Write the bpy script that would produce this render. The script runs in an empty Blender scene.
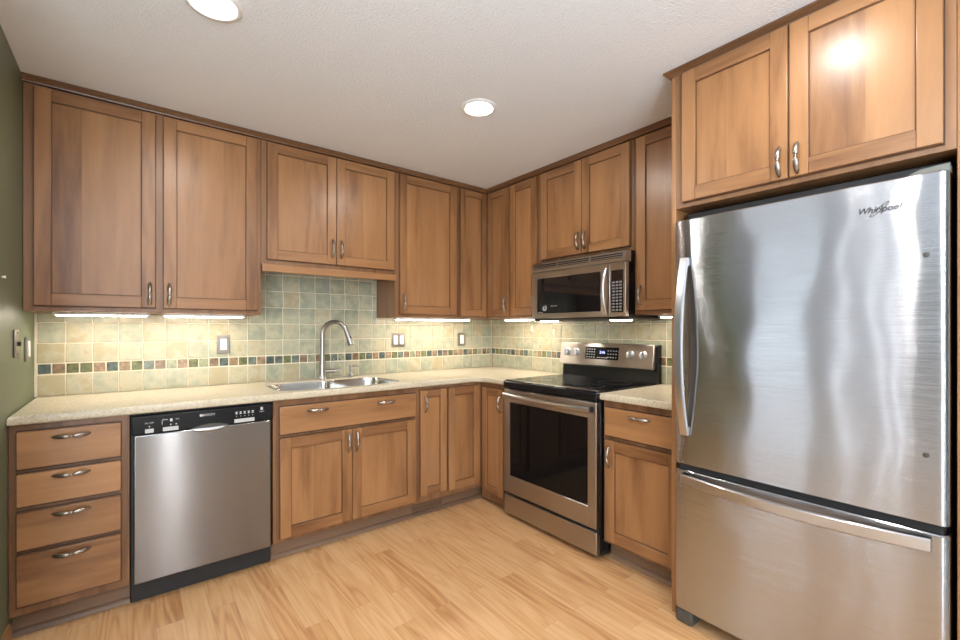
import bpy, bmesh, math, random
from mathutils import Vector, Matrix

random.seed(7)
scene = bpy.context.scene
COL = scene.collection
PI = math.pi

# ------------------------------------------------------------------ camera
cam_data = bpy.data.cameras.new('camera')
cam = bpy.data.objects.new('camera', cam_data)
COL.objects.link(cam)
cam.location = (-2.6304, -3.1534, 1.2632)
cam.rotation_euler = (PI / 2, 0, -0.66794)
cam_data.sensor_width = 36
cam_data.lens = 441.49 / 960 * 36
cam_data.shift_y = 8.37 / 960
cam_data.clip_start = 0.02
scene.camera = cam

# ------------------------------------------------------------------ light
scene.view_settings.view_transform = 'Standard'
scene.view_settings.look = 'None'
scene.view_settings.gamma = 1
scene.view_settings.use_curve_mapping = False
scene.view_settings.exposure = 0.0
scene.cycles.use_denoising = True
scene.cycles.max_bounces = 10
scene.cycles.diffuse_bounces = 6
scene.cycles.glossy_bounces = 5
scene.cycles.sample_clamp_indirect = 6

world = bpy.data.worlds.new('world')
scene.world = world
world.use_nodes = True
bg = world.node_tree.nodes['Background']
bg.inputs[0].default_value = (0.85, 0.93, 1.0, 1)
bg.inputs[1].default_value = 2.8

H = 2.406
LW = -3.018          # kitchen's left wall
DOWN = [(-1.219, -1.355), (-2.405, -1.355), (-1.17, -2.66), (-2.4, -2.75), (-1.2, -4.3), (-2.4, -4.3), (-4.4, -2.6), (-4.4, -4.4)]  # those beyond the kitchen are unseen, added to brighten the room
P_DOWN = 7.0
P_WIN = 175.0


def area(name, loc, rot, sx, sy, power, color, shape='RECTANGLE'):
    d = bpy.data.lights.new(name, 'AREA')
    d.shape = shape
    d.size = sx
    if shape in ('RECTANGLE', 'ELLIPSE'):
        d.size_y = sy
    d.energy = power
    d.color = color
    o = bpy.data.objects.new(name, d)
    COL.objects.link(o)
    o.location = loc
    o.rotation_euler = rot
    return o


for i, (x, y) in enumerate(DOWN):
    a = area('downlight_or_added_lamp', (x, y, H - 0.004), (0, 0, 0), 0.13, 0.13, P_DOWN, (1.0, 0.95, 0.88), 'DISK')
# daylight through the patio window of the dining area and the sidelight, plus an added front window
area('patio_daylight', (-6.16, -2.05, 1.05), (0, -PI / 2, 0), 2.0, 1.1, 58, (0.97, 0.98, 1.0))
area('added_front_daylight', (-4.55, -6.42, 1.1), (PI / 2, 0, 0), 2.1, 2.0, P_WIN, (0.88, 0.95, 1.0))  # unseen source, added to brighten the room from the front
# upward fill added to even out the ceiling, standing for an assumed bounced flash
area('added_ceiling_fill', (-2.7, -4.2, 1.36), (PI, 0, 0), 1.6, 1.4, 130, (0.74, 0.87, 1.0))
area('sidelight_daylight', (-2.16, -6.42, 1.15), (PI / 2, 0, 0), 0.26, 1.9, 60, (0.97, 0.98, 1.0))


# ------------------------------------------------------------------ materials
def new_mat(name):
    m = bpy.data.materials.new(name)
    m.use_nodes = True
    nt = m.node_tree
    return m, nt, nt.nodes['Principled BSDF'], nt.links


def srgb(r, g, b):
    f = lambda c: (c / 12.92 if c <= 0.04045 else ((c + 0.055) / 1.055) ** 2.4)
    return (f(r / 255), f(g / 255), f(b / 255), 1)


def plain(name, col, rough=0.5, metal=0.0, **kw):
    m, nt, b, L = new_mat(name)
    b.inputs['Base Color'].default_value = col
    b.inputs['Roughness'].default_value = rough
    b.inputs['Metallic'].default_value = metal
    for k, v in kw.items():
        b.inputs[k].default_value = v
    return m


def emit(name, col, strength, base=(0.8, 0.8, 0.8, 1)):
    m, nt, b, L = new_mat(name)
    b.inputs['Base Color'].default_value = base
    b.inputs['Emission Color'].default_value = col
    b.inputs['Emission Strength'].default_value = strength
    return m


def ramp(nt, stops, interp='LINEAR'):
    r = nt.nodes.new('ShaderNodeValToRGB')
    r.color_ramp.interpolation = interp
    els = r.color_ramp.elements
    els[0].position, els[0].color = stops[0]
    els[1].position, els[1].color = stops[-1]
    for p, c in stops[1:-1]:
        e = els.new(p)
        e.color = c
    return r


def math_node(nt, op, a=None, b=None):
    n = nt.nodes.new('ShaderNodeMath')
    n.operation = op
    for i, v in enumerate((a, b)):
        if v is None:
            continue
        if isinstance(v, (int, float)):
            n.inputs[i].default_value = v
        else:
            nt.links.new(v, n.inputs[i])
    return n.outputs[0]


def wood(name, scale, light, dark, rough=0.32, coat=0.08):
    """stained maple: grain streaks stretched along one axis, soft blotches, a shade per board"""
    m, nt, b, L = new_mat(name)
    geo = nt.nodes.new('ShaderNodeNewGeometry')
    att = nt.nodes.new('ShaderNodeAttribute')
    att.attribute_name = 'tone'
    mp = nt.nodes.new('ShaderNodeMapping')
    mp.inputs['Scale'].default_value = scale
    L.new(geo.outputs['Position'], mp.inputs['Vector'])
    w = math_node(nt, 'MULTIPLY', att.outputs['Fac'], 37.0)
    n1 = nt.nodes.new('ShaderNodeTexNoise')
    n1.noise_dimensions = '4D'
    n1.inputs['Scale'].default_value = 1.8
    n1.inputs['Detail'].default_value = 7
    n1.inputs['Roughness'].default_value = 0.62
    n1.inputs['Distortion'].default_value = 0.5
    L.new(mp.outputs[0], n1.inputs['Vector'])
    L.new(w, n1.inputs['W'])
    n2 = nt.nodes.new('ShaderNodeTexNoise')
    n2.noise_dimensions = '4D'
    n2.inputs['Scale'].default_value = 0.45
    n2.inputs['Detail'].default_value = 4
    n2.inputs['Distortion'].default_value = 1.0
    L.new(mp.outputs[0], n2.inputs['Vector'])
    L.new(w, n2.inputs['W'])
    mix = math_node(nt, 'ADD', math_node(nt, 'MULTIPLY', n1.outputs['Fac'], 0.34), math_node(nt, 'MULTIPLY', n2.outputs['Fac'], 0.66))
    sh = math_node(nt, 'ADD', mix, math_node(nt, 'MULTIPLY', math_node(nt, 'SUBTRACT', att.outputs['Fac'], 0.5), 0.20))
    mid = tuple((light[i] * 0.62 + dark[i] * 0.38) for i in range(3)) + (1,)
    r = ramp(nt, [(0.30, dark), (0.48, mid), (0.68, light)])
    L.new(sh, r.inputs[0])
    L.new(r.outputs[0], b.inputs['Base Color'])
    b.inputs['Roughness'].default_value = rough
    b.inputs['Coat Weight'].default_value = coat
    b.inputs['Coat Roughness'].default_value = 0.28
    bp = nt.nodes.new('ShaderNodeBump')
    bp.inputs['Strength'].default_value = 0.06
    bp.inputs['Distance'].default_value = 0.002
    L.new(n1.outputs['Fac'], bp.inputs['Height'])
    L.new(bp.outputs[0], b.inputs['Normal'])
    return m


WL, WD = (0.40, 0.200, 0.082, 1), (0.135, 0.053, 0.019, 1)
M = {}
M['wood_v'] = wood('maple_vertical_grain', (13, 13, 1.5), WL, WD)
M['wood_h'] = wood('maple_horizontal_grain', (1.6, 1.6, 15), WL, WD)
M['wood_frame'] = wood('maple_face_frame', (24, 24, 2.2), (0.29, 0.142, 0.062, 1), (0.12, 0.052, 0.022, 1))
M['glaze_shade'] = plain('dark_glaze_shade_line', (0.085, 0.038, 0.018, 1), 0.5)  # real glaze in panel grooves, painted shade around doors and drawers
M['crown'] = wood('maple_dark_molding', (2.2, 2.2, 40), (0.19, 0.090, 0.040, 1), (0.09, 0.041, 0.019, 1))
M['toe'] = wood('maple_toe_kick', (2.2, 2.2, 30), (0.21, 0.125, 0.075, 1), (0.12, 0.068, 0.04, 1), 0.5, 0.0)


def steel(name, rough, aniso, wav=0.0, col=(0.62, 0.62, 0.63, 1), rot=0.0, brush=0.0):
    m, nt, b, L = new_mat(name)
    b.inputs['Base Color'].default_value = col
    b.inputs['Metallic'].default_value = 1
    b.inputs['Roughness'].default_value = rough
    b.inputs['Anisotropic'].default_value = aniso
    b.inputs['Anisotropic Rotation'].default_value = rot
    tg = nt.nodes.new('ShaderNodeCombineXYZ')
    tg.inputs[2].default_value = 1.0
    L.new(tg.outputs[0], b.inputs['Tangent'])
    geo = nt.nodes.new('ShaderNodeNewGeometry')
    if wav:
        mp2 = nt.nodes.new('ShaderNodeMapping')
        mp2.inputs['Scale'].default_value = (3.0, 3.0, 2.6)
        L.new(geo.outputs['Position'], mp2.inputs['Vector'])
        n2 = nt.nodes.new('ShaderNodeTexNoise')
        n2.inputs['Scale'].default_value = 1.0
        n2.inputs['Detail'].default_value = 1.0
        L.new(mp2.outputs[0], n2.inputs['Vector'])
        bp = nt.nodes.new('ShaderNodeBump')
        bp.inputs['Strength'].default_value = 1.0
        bp.inputs['Distance'].default_value = wav
        L.new(n2.outputs['Fac'], bp.inputs['Height'])
        # fine horizontal brush lines
        mp3 = nt.nodes.new('ShaderNodeMapping')
        mp3.inputs['Scale'].default_value = (4.0, 4.0, 1500)
        L.new(geo.outputs['Position'], mp3.inputs['Vector'])
        n3 = nt.nodes.new('ShaderNodeTexNoise')
        n3.inputs['Scale'].default_value = 1.0
        n3.inputs['Detail'].default_value = 1.0
        L.new(mp3.outputs[0], n3.inputs['Vector'])
        bq = nt.nodes.new('ShaderNodeBump')
        bq.inputs['Strength'].default_value = 1.0
        bq.inputs['Distance'].default_value = brush
        L.new(n3.outputs['Fac'], bq.inputs['Height'])
        L.new(bp.outputs[0], bq.inputs['Normal'])
        L.new(bq.outputs[0] if brush else bp.outputs[0], b.inputs['Normal'])
    return m


M['steel_fridge'] = steel('brushed_steel_rippled', 0.165, 1.0, 0.008, (0.47, 0.48, 0.505, 1), brush=0.00025)
M['steel'] = steel('brushed_steel', 0.28, 0.95, 0.002, (0.46, 0.43, 0.40, 1))
M['steel_dw'] = steel('brushed_steel_dishwasher', 0.22, 1.0, 0.001, (0.26, 0.258, 0.26, 1))
M['steel_trim'] = steel('satin_steel', 0.28, 0.3, 0.0, (0.56, 0.56, 0.57, 1))
M['steel_sink'] = steel('sink_steel', 0.22, 0.3, 0.0, (0.62, 0.61, 0.59, 1))
M['nickel'] = plain('brushed_nickel', (0.40, 0.385, 0.37, 1), 0.3, 1)
M['pewter'] = plain('antique_pewter', (0.36, 0.33, 0.30, 1), 0.32, 1)
M['bronze_plate'] = plain('pewter_plate', (0.30, 0.27, 0.24, 1), 0.38, 1)
M['black_glass'] = plain('black_glass', (0.006, 0.006, 0.007, 1), 0.05)
M['black_glass'].node_tree.nodes['Principled BSDF'].inputs['Specular IOR Level'].default_value = 0.6
M['black'] = plain('black_enamel', (0.008, 0.008, 0.009, 1), 0.22)
M['black'].node_tree.nodes['Principled BSDF'].inputs['Specular IOR Level'].default_value = 0.25
M['black_matte'] = plain('black_plastic', (0.012, 0.012, 0.013, 1), 0.55)
M['case_gap_shade'] = plain('shade_dark_fridge_case', (0.010, 0.010, 0.011, 1), 0.5)  # case colour set near black to paint the shade above the door
M['dark_grey'] = plain('dark_grey_plastic', (0.07, 0.065, 0.055, 1), 0.5)
M['cap_grey'] = plain('grey_green_plastic', (0.16, 0.165, 0.145, 1), 0.5)
M['white'] = plain('white_plastic', (0.82, 0.81, 0.78, 1), 0.35)
M['print'] = plain('pale_print', (0.62, 0.62, 0.62, 1), 0.5)
M['button'] = plain('grey_buttons', (0.50, 0.50, 0.50, 1), 0.45)
M['key'] = plain('charcoal_keys', (0.20, 0.20, 0.205, 1), 0.5)
M['logo'] = plain('dark_logo', (0.03, 0.03, 0.033, 1), 0.4)
M['oven_glass'] = plain('oven_glass', (0.004, 0.004, 0.0045, 1), 0.06)
M['oven_glass'].node_tree.nodes['Principled BSDF'].inputs['Specular IOR Level'].default_value = 0.22
M['burner'] = plain('burner_print', (0.06, 0.06, 0.062, 1), 0.25)
M['lens'] = emit('downlight_lens', (1, 0.96, 0.90, 1), 14.0)
M['strip'] = emit('strip_light_diffuser', (1, 0.88, 0.74, 1), 48.0)
M['hood_lens'] = emit('hood_lamp_lens', (1, 0.92, 0.80, 1), 45.0)
M['digits'] = emit('blue_digits', (0.16, 0.22, 1.0, 1), 3.0)
M['trim_white'] = plain('white_trim', (0.74, 0.73, 0.71, 1), 0.4)
M['offwhite'] = plain('taupe_paint', (0.27, 0.265, 0.24, 1), 0.7)
M['bounce_carpet'] = plain('pale_bounce_carpet', (0.5, 0.49, 0.47, 1), 0.95)
M['blind'] = plain('white_vinyl', (0.80, 0.80, 0.79, 1), 0.5)
_nt = M['blind'].node_tree
_tr = _nt.nodes.new('ShaderNodeBsdfTranslucent')
_tr.inputs[0].default_value = (0.42, 0.42, 0.43, 1)
_mx = _nt.nodes.new('ShaderNodeMixShader')
_mx.inputs[0].default_value = 0.5
_nt.links.new(_nt.nodes['Principled BSDF'].outputs[0], _mx.inputs[1])
_nt.links.new(_tr.outputs[0], _mx.inputs[2])
_nt.links.new(_mx.outputs[0], _nt.nodes['Material Output'].inputs['Surface'])


def mk_glass():
    m, nt, b, L = new_mat('window_glass')
    out = nt.nodes['Material Output']
    t = nt.nodes.new('ShaderNodeBsdfTransparent')
    g = nt.nodes.new('ShaderNodeBsdfGlossy')
    g.inputs['Roughness'].default_value = 0.02
    mx = nt.nodes.new('ShaderNodeMixShader')
    mx.inputs[0].default_value = 0.06
    L.new(t.outputs[0], mx.inputs[1])
    L.new(g.outputs[0], mx.inputs[2])
    L.new(mx.outputs[0], out.inputs['Surface'])
    return m


M['glass'] = mk_glass()


def mk_paint(name, col, rough, bump_scale, strength, dist=0.004):
    m, nt, b, L = new_mat(name)
    b.inputs['Base Color'].default_value = col
    b.inputs['Roughness'].default_value = rough
    geo = nt.nodes.new('ShaderNodeNewGeometry')
    n = nt.nodes.new('ShaderNodeTexNoise')
    n.inputs['Scale'].default_value = bump_scale
    n.inputs['Detail'].default_value = 3
    L.new(geo.outputs['Position'], n.inputs['Vector'])
    bp = nt.nodes.new('ShaderNodeBump')
    bp.inputs['Strength'].default_value = strength
    bp.inputs['Distance'].default_value = dist
    L.new(n.outputs['Fac'], bp.inputs['Height'])
    L.new(bp.outputs[0], b.inputs['Normal'])
    return m


M['green'] = mk_paint('sage_green_paint', (0.125, 0.150, 0.088, 1), 0.4, 60, 0.05)
M['ceiling'] = mk_paint('textured_ceiling_paint', (0.74, 0.75, 0.765, 1), 0.85, 120, 0.8, 0.005)


def mk_counter():
    m, nt, b, L = new_mat('beige_quartz')
    geo = nt.nodes.new('ShaderNodeNewGeometry')
    n = nt.nodes.new('ShaderNodeTexNoise')
    n.inputs['Scale'].default_value = 260
    n.inputs['Detail'].default_value = 2
    L.new(geo.outputs['Position'], n.inputs['Vector'])
    n2 = nt.nodes.new('ShaderNodeTexNoise')
    n2.inputs['Scale'].default_value = 90
    n2.inputs['Detail'].default_value = 4
    L.new(geo.outputs['Position'], n2.inputs['Vector'])
    s = math_node(nt, 'ADD', math_node(nt, 'MULTIPLY', n.outputs['Fac'], 0.6), math_node(nt, 'MULTIPLY', n2.outputs['Fac'], 0.4))
    r = ramp(nt, [(0.34, (0.34, 0.28, 0.19, 1)), (0.46, (0.54, 0.475, 0.35, 1)), (0.56, (0.60, 0.53, 0.395, 1)), (0.68, (0.70, 0.645, 0.52, 1))])
    L.new(s, r.inputs[0])
    L.new(r.outputs[0], b.inputs['Base Color'])
    b.inputs['Roughness'].default_value = 0.22
    return m


M['counter'] = mk_counter()


def mk_tile():
    m, nt, b, L = new_mat('glazed_tile')
    att = nt.nodes.new('ShaderNodeAttribute')
    att.attribute_name = 'tone'
    geo = nt.nodes.new('ShaderNodeNewGeometry')
    n = nt.nodes.new('ShaderNodeTexNoise')
    n.noise_dimensions = '4D'
    n.inputs['Scale'].default_value = 17
    n.inputs['Detail'].default_value = 3
    n.inputs['Roughness'].default_value = 0.6
    L.new(geo.outputs['Position'], n.inputs['Vector'])
    L.new(math_node(nt, 'MULTIPLY', att.outputs['Fac'], 53.0), n.inputs['W'])
    s = math_node(nt, 'ADD', math_node(nt, 'MULTIPLY', n.outputs['Fac'], 0.92), math_node(nt, 'MULTIPLY', math_node(nt, 'SUBTRACT', att.outputs['Fac'], 0.21), 0.40))
    r = ramp(nt, [(0.36, (0.40, 0.35, 0.225, 1)), (0.50, (0.46, 0.425, 0.30, 1)), (0.60, (0.39, 0.39, 0.285, 1)), (0.72, (0.32, 0.335, 0.245, 1)), (0.86, (0.26, 0.30, 0.245, 1))])
    L.new(s, r.inputs[0])
    L.new(r.outputs[0], b.inputs['Base Color'])
    b.inputs['Roughness'].default_value = 0.22
    bp = nt.nodes.new('ShaderNodeBump')
    bp.inputs['Strength'].default_value = 0.25
    bp.inputs['Distance'].default_value = 0.004
    L.new(n.outputs['Fac'], bp.inputs['Height'])
    L.new(bp.outputs[0], b.inputs['Normal'])
    return m


def mk_mosaic():
    m, nt, b, L = new_mat('mosaic_tile')
    att = nt.nodes.new('ShaderNodeAttribute')
    att.attribute_name = 'tone'
    geo = nt.nodes.new('ShaderNodeNewGeometry')
    n = nt.nodes.new('ShaderNodeTexNoise')
    n.inputs['Scale'].default_value = 45
    n.inputs['Detail'].default_value = 3
    L.new(geo.outputs['Position'], n.inputs['Vector'])
    r = ramp(nt, [(0.0, (0.075, 0.10, 0.093, 1)), (0.17, (0.20, 0.14, 0.09, 1)), (0.34, (0.13, 0.14, 0.065, 1)),
                  (0.5, (0.14, 0.165, 0.14, 1)), (0.67, (0.26, 0.18, 0.115, 1)), (0.84, (0.26, 0.27, 0.18, 1))], 'CONSTANT')
    L.new(att.outputs['Fac'], r.inputs[0])
    mx = nt.nodes.new('ShaderNodeMix')
    mx.data_type = 'RGBA'
    mx.blend_type = 'MULTIPLY'
    mx.inputs['Factor'].default_value = 1
    L.new(r.outputs[0], mx.inputs['A'])
    r2 = ramp(nt, [(0.3, (0.6, 0.6, 0.62, 1)), (0.7, (1.5, 1.5, 1.45, 1))])
    L.new(n.outputs['Fac'], r2.inputs[0])
    L.new(r2.outputs[0], mx.inputs['B'])
    L.new(mx.outputs['Result'], b.inputs['Base Color'])
    b.inputs['Roughness'].default_value = 0.2
    return m


M['tile'] = mk_tile()
M['mosaic'] = mk_mosaic()
M['grout'] = plain('cream_grout', (0.72, 0.65, 0.50, 1), 0.8)


def mk_floor():
    m, nt, b, L = new_mat('oak_laminate')
    geo = nt.nodes.new('ShaderNodeNewGeometry')
    sp = nt.nodes.new('ShaderNodeSeparateXYZ')
    L.new(geo.outputs['Position'], sp.inputs[0])
    cb = nt.nodes.new('ShaderNodeCombineXYZ')
    L.new(sp.outputs['Y'], cb.inputs['X'])
    L.new(sp.outputs['X'], cb.inputs['Y'])
    br = nt.nodes.new('ShaderNodeTexBrick')
    br.offset = 0.37
    br.inputs['Scale'].default_value = 1
    br.inputs['Brick Width'].default_value = 0.62
    br.inputs['Row Height'].default_value = 0.098
    br.inputs['Mortar Size'].default_value = 0.0009
    br.inputs['Mortar Smooth'].default_value = 0.2
    br.inputs['Color1'].default_value = (0, 0, 0, 1)
    br.inputs['Color2'].default_value = (1, 1, 1, 1)
    br.inputs['Mortar'].default_value = (0.5, 0.5, 0.5, 1)
    L.new(cb.outputs[0], br.inputs['Vector'])
    bw = nt.nodes.new('ShaderNodeRGBToBW')
    L.new(br.outputs['Color'], bw.inputs[0])
    w = math_node(nt, 'MULTIPLY', bw.outputs[0], 21.0)
    mp = nt.nodes.new('ShaderNodeMapping')
    mp.inputs['Scale'].default_value = (9.0, 0.9, 1)
    L.new(geo.outputs['Position'], mp.inputs['Vector'])
    n = nt.nodes.new('ShaderNodeTexNoise')
    n.noise_dimensions = '4D'
    n.inputs['Scale'].default_value = 1.0
    n.inputs['Detail'].default_value = 1.5
    n.inputs['Distortion'].default_value = 0.4
    L.new(mp.outputs[0], n.inputs['Vector'])
    L.new(w, n.inputs['W'])
    # cathedral rings = contour lines of the slow noise
    rings = math_node(nt, 'PINGPONG', math_node(nt, 'MULTIPLY', n.outputs['Fac'], 9.0), 0.5)
    mp2 = nt.nodes.new('ShaderNodeMapping')
    mp2.inputs['Scale'].default_value = (110, 4, 1)
    L.new(geo.outputs['Position'], mp2.inputs['Vector'])
    n2 = nt.nodes.new('ShaderNodeTexNoise')
    n2.noise_dimensions = '4D'
    n2.inputs['Scale'].default_value = 1.0
    n2.inputs['Detail'].default_value = 4
    L.new(mp2.outputs[0], n2.inputs['Vector'])
    L.new(w, n2.inputs['W'])
    s = math_node(nt, 'ADD', math_node(nt, 'MULTIPLY', rings, 0.42), math_node(nt, 'MULTIPLY', n2.outputs['Fac'], 0.50))
    s = math_node(nt, 'ADD', s, math_node(nt, 'MULTIPLY', bw.outputs[0], 0.24))
    r = ramp(nt, [(0.24, (0.43, 0.205, 0.08, 1)), (0.42, (0.59, 0.325, 0.145, 1)), (0.60, (0.66, 0.40, 0.195, 1)), (0.82, (0.71, 0.46, 0.25, 1))])
    L.new(s, r.inputs[0])
    mx = nt.nodes.new('ShaderNodeMix')
    mx.data_type = 'RGBA'
    mx.inputs['B'].default_value = (0.34, 0.19, 0.08, 1)
    L.new(math_node(nt, 'MULTIPLY', br.outputs['Fac'], 0.55), mx.inputs['Factor'])
    L.new(r.outputs[0], mx.inputs['A'])
    L.new(mx.outputs['Result'], b.inputs['Base Color'])
    b.inputs['Roughness'].default_value = 0.36
    return m


M['floor'] = mk_floor()

# ------------------------------------------------------------------ mesh helpers
BK = lambda u, d, z: Vector((u, -d, z))       # back wall: u = x, d = out from the wall
RT = lambda u, d, z: Vector((-d, -u, z))      # right wall: u = towards the camera
LF = lambda u, d, z: Vector((LW + d, -u, z))  # left wall: d = into the room
XYZ = lambda x, y, z: Vector((x, y, z))


class MB:
    def __init__(self):
        self.v, self.f, self.m, self.t, self.s, self.keys = [], [], [], [], [], []

    def mi(self, key):
        if key not in self.keys:
            self.keys.append(key)
        return self.keys.index(key)

    def add_bm(self, bm, key, tone, flat=()):
        bmesh.ops.recalc_face_normals(bm, faces=bm.faces)
        n = len(self.v)
        bm.verts.index_update()
        self.v += [v.co.copy() for v in bm.verts]
        k = self.mi(key)
        for f in bm.faces:
            self.f.append([n + v.index for v in f.verts])
            self.m.append(k)
            self.t.append(tone)
            self.s.append(f not in flat)
        bm.free()

    def box(self, T, u0, u1, d0, d1, z0, z1, key, bev=0.002, seg=1, tone=None):
        tone = random.random() if tone is None else tone
        bm = bmesh.new()
        c = [bm.verts.new(T(u, d, z)) for u in (u0, u1) for d in (d0, d1) for z in (z0, z1)]
        for q in ((0, 1, 3, 2), (4, 6, 7, 5), (0, 4, 5, 1), (2, 3, 7, 6), (0, 2, 6, 4), (1, 5, 7, 3)):
            bm.faces.new([c[i] for i in q])
        bmesh.ops.recalc_face_normals(bm, faces=bm.faces)
        bev = min(bev, 0.45 * min(abs(u1 - u0), abs(d1 - d0), abs(z1 - z0)))
        bm.normal_update()
        main = [f.normal.copy() for f in bm.faces]
        if bev > 0:
            bmesh.ops.bevel(bm, geom=list(bm.edges), offset=bev, segments=seg, profile=0.5, affect='EDGES')
        bm.normal_update()
        flat = set(f for f in bm.faces if max(abs(f.normal.dot(q)) for q in main) > 0.9995)
        self.add_bm(bm, key, tone, flat)
        return self

    def loft(self, rings, key, caps=True, tone=0.5, closed=True):
        bm = bmesh.new()
        rs = [[bm.verts.new(p) for p in r] for r in rings]
        n = len(rs[0])
        for a, b in zip(rs, rs[1:]):
            for i in range(n if closed else n - 1):
                j = (i + 1) % n
                bm.faces.new((a[i], a[j], b[j], b[i]))
        if caps:
            bm.faces.new(rs[0])
            bm.faces.new(list(reversed(rs[-1])))
        self.add_bm(bm, key, tone)
        return self

    def tube(self, pts, rad, key, n=12, tone=0.5):
        """round tube through points; rad a number or one per point"""
        pts = [Vector(p) for p in pts]
        rads = [rad] * len(pts) if isinstance(rad, (int, float)) else rad
        rings = []
        ref = None
        for i, p in enumerate(pts):
            d = (pts[min(i + 1, len(pts) - 1)] - pts[max(i - 1, 0)]).normalized()
            if ref is None:
                ref = Vector((0, 0, 1)) if abs(d.z) < 0.9 else Vector((1, 0, 0))
            s = (ref - d * ref.dot(d)).normalized()
            ref = s
            t = d.cross(s)
            rings.append([p + (s * math.cos(2 * PI * k / n) + t * math.sin(2 * PI * k / n)) * rads[i] for k in range(n)])
        return self.loft(rings, key, tone=tone)

    def lathe(self, c, axis, prof, key, n=28, tone=0.5):
        """prof: (radius, distance along axis) from one end to the other"""
        axis = Vector(axis).normalized()
        s = axis.orthogonal().normalized()
        t = axis.cross(s)
        c = Vector(c)
        rings = [[c + axis * h + (s * math.cos(2 * PI * k / n) + t * math.sin(2 * PI * k / n)) * max(r, 1e-5) for k in range(n)] for r, h in prof]
        ring = prof[0][0] > 1e-4 and prof[-1][0] > 1e-4 and abs(prof[0][0] - prof[-1][0]) < 1e-6 and prof[0][0] > 0.03
        return self.loft(rings + ([rings[0]] if ring else []), key, caps=not ring, tone=tone)

    def prism(self, T, poly, a0, a1, key, tone=None, axis='u'):
        """poly of (d, z) swept along u from a0 to a1 (a0, a1 may be functions of d for mitres)"""
        tone = random.random() if tone is None else tone
        g = lambda a, d: a(d) if callable(a) else a
        return self.loft([[T(g(a0, d), d, z) for d, z in poly], [T(g(a1, d), d, z) for d, z in poly]], key, tone=tone)

    def build(self, name, parent=None, sharp=40):
        me = bpy.data.meshes.new(name)
        off = parent.matrix_world.translation if parent else Vector((0, 0, 0))
        if parent is not None:
            off = world_loc(parent)
        me.from_pydata([tuple(p - off) for p in self.v], [], self.f)
        for k in self.keys:
            me.materials.append(M[k])
        me.polygons.foreach_set('material_index', self.m)
        me.polygons.foreach_set('use_smooth', self.s)
        at = me.attributes.new('tone', 'FLOAT', 'FACE')
        at.data.foreach_set('value', self.t)
        me.update()
        me.set_sharp_from_angle(angle=math.radians(sharp))
        me.polygons.foreach_set('use_smooth', self.s)
        o = bpy.data.objects.new(name, me)
        COL.objects.link(o)
        if parent is not None:
            o.parent = parent
        return o


def world_loc(o):
    p = o.location.copy()
    while o.parent:
        o = o.parent
        p = p + o.location
    return p


def thing(name, label, cat, loc, group=None):
    o = bpy.data.objects.new(name, None)
    COL.objects.link(o)
    o.empty_display_size = 0.05
    o.location = loc
    o['label'] = label
    o['category'] = cat
    if group:
        o['group'] = group
    return o


def tag(o, label, cat, group=None):
    o['label'] = label
    o['category'] = cat
    if group:
        o['group'] = group
    return o


def struct(name, mb, parent=None):
    o = mb.build(name, parent)
    o['kind'] = 'structure'
    return o


def box1(T, *a, **k):
    return MB().box(T, *a, **k)


def text_mb(mb, s, size, T, u, d, z, key, shear=0.0, align='CENTER', extrude=0.0006, sx=1.0, bold=0.0):
    cu = bpy.data.curves.new('lettering', 'FONT')
    cu.body = s
    cu.size = size
    cu.shear = shear
    cu.align_x = align
    cu.align_y = 'CENTER'
    cu.extrude = extrude
    cu.offset = bold
    cu.resolution_u = 3
    o = bpy.data.objects.new('lettering', cu)
    COL.objects.link(o)
    dg = bpy.context.evaluated_depsgraph_get()
    dg.update()
    me = o.evaluated_get(dg).to_mesh()
    n = len(mb.v)
    mb.v += [T(u + v.co.x * sx, d + v.co.z, z + v.co.y) for v in me.vertices]
    k = mb.mi(key)
    for p in me.polygons:
        mb.f.append([n + i for i in p.vertices])
        mb.m.append(k)
        mb.t.append(0.5)
        mb.s.append(False)
    o.evaluated_get(dg).to_mesh_clear()
    bpy.data.objects.remove(o)
    bpy.data.curves.remove(cu)


# ------------------------------------------------------------------ setting
XF, YF = -6.0, -6.3     # far corners of the open-plan room
struct('floor', box1(XYZ, XF - 0.1, 0.1, YF - 0.1, 0.1, -0.05, 0, 'floor', bev=0))
struct('added_floor_carpet', box1(XYZ, XF, 0, YF, -3.75, 0, 0.008, 'bounce_carpet', bev=0).box(XYZ, XF, LW - 0.12, -3.75, 0, 0, 0.008, 'bounce_carpet', bev=0))  # unseen carpet, added for neutral bounce and greyer reflections
struct('ceiling', box1(XYZ, XF - 0.1, 0.1, YF - 0.1, 0.1, H, H + 0.08, 'ceiling', bev=0))
wall_back = struct('wall_back', box1(XYZ, XF - 0.1, 0.1, 0, 0.1, 0, H, 'offwhite', bev=0))
wall_right = struct('wall_right', box1(XYZ, 0, 0.1, YF - 0.1, 0, 0, H, 'offwhite', bev=0))
struct('wall_left', box1(XYZ, LW - 0.12, LW, -1.42, 0, 0, H, 'green', bev=0))


def wall_with_hole(name, T, u0, u1, hu0, hu1, hz0, hz1, extra=None):
    mb = MB()
    mb.box(T, u0, hu0, -0.1, 0, 0, H, 'offwhite', bev=0)
    holes = [(hu0, hu1, hz0, hz1)] + (extra or [])
    for i, (a, b, z0, z1) in enumerate(holes):
        mb.box(T, a, b, -0.1, 0, z1, H, 'offwhite', bev=0)
        if z0 > 0:
            mb.box(T, a, b, -0.1, 0, 0, z0, 'offwhite', bev=0)
        nxt = holes[i + 1][0] if i + 1 < len(holes) else u1
        mb.box(T, b, nxt, -0.1, 0, 0, H, 'offwhite', bev=0)
    return struct(name, mb)


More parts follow.
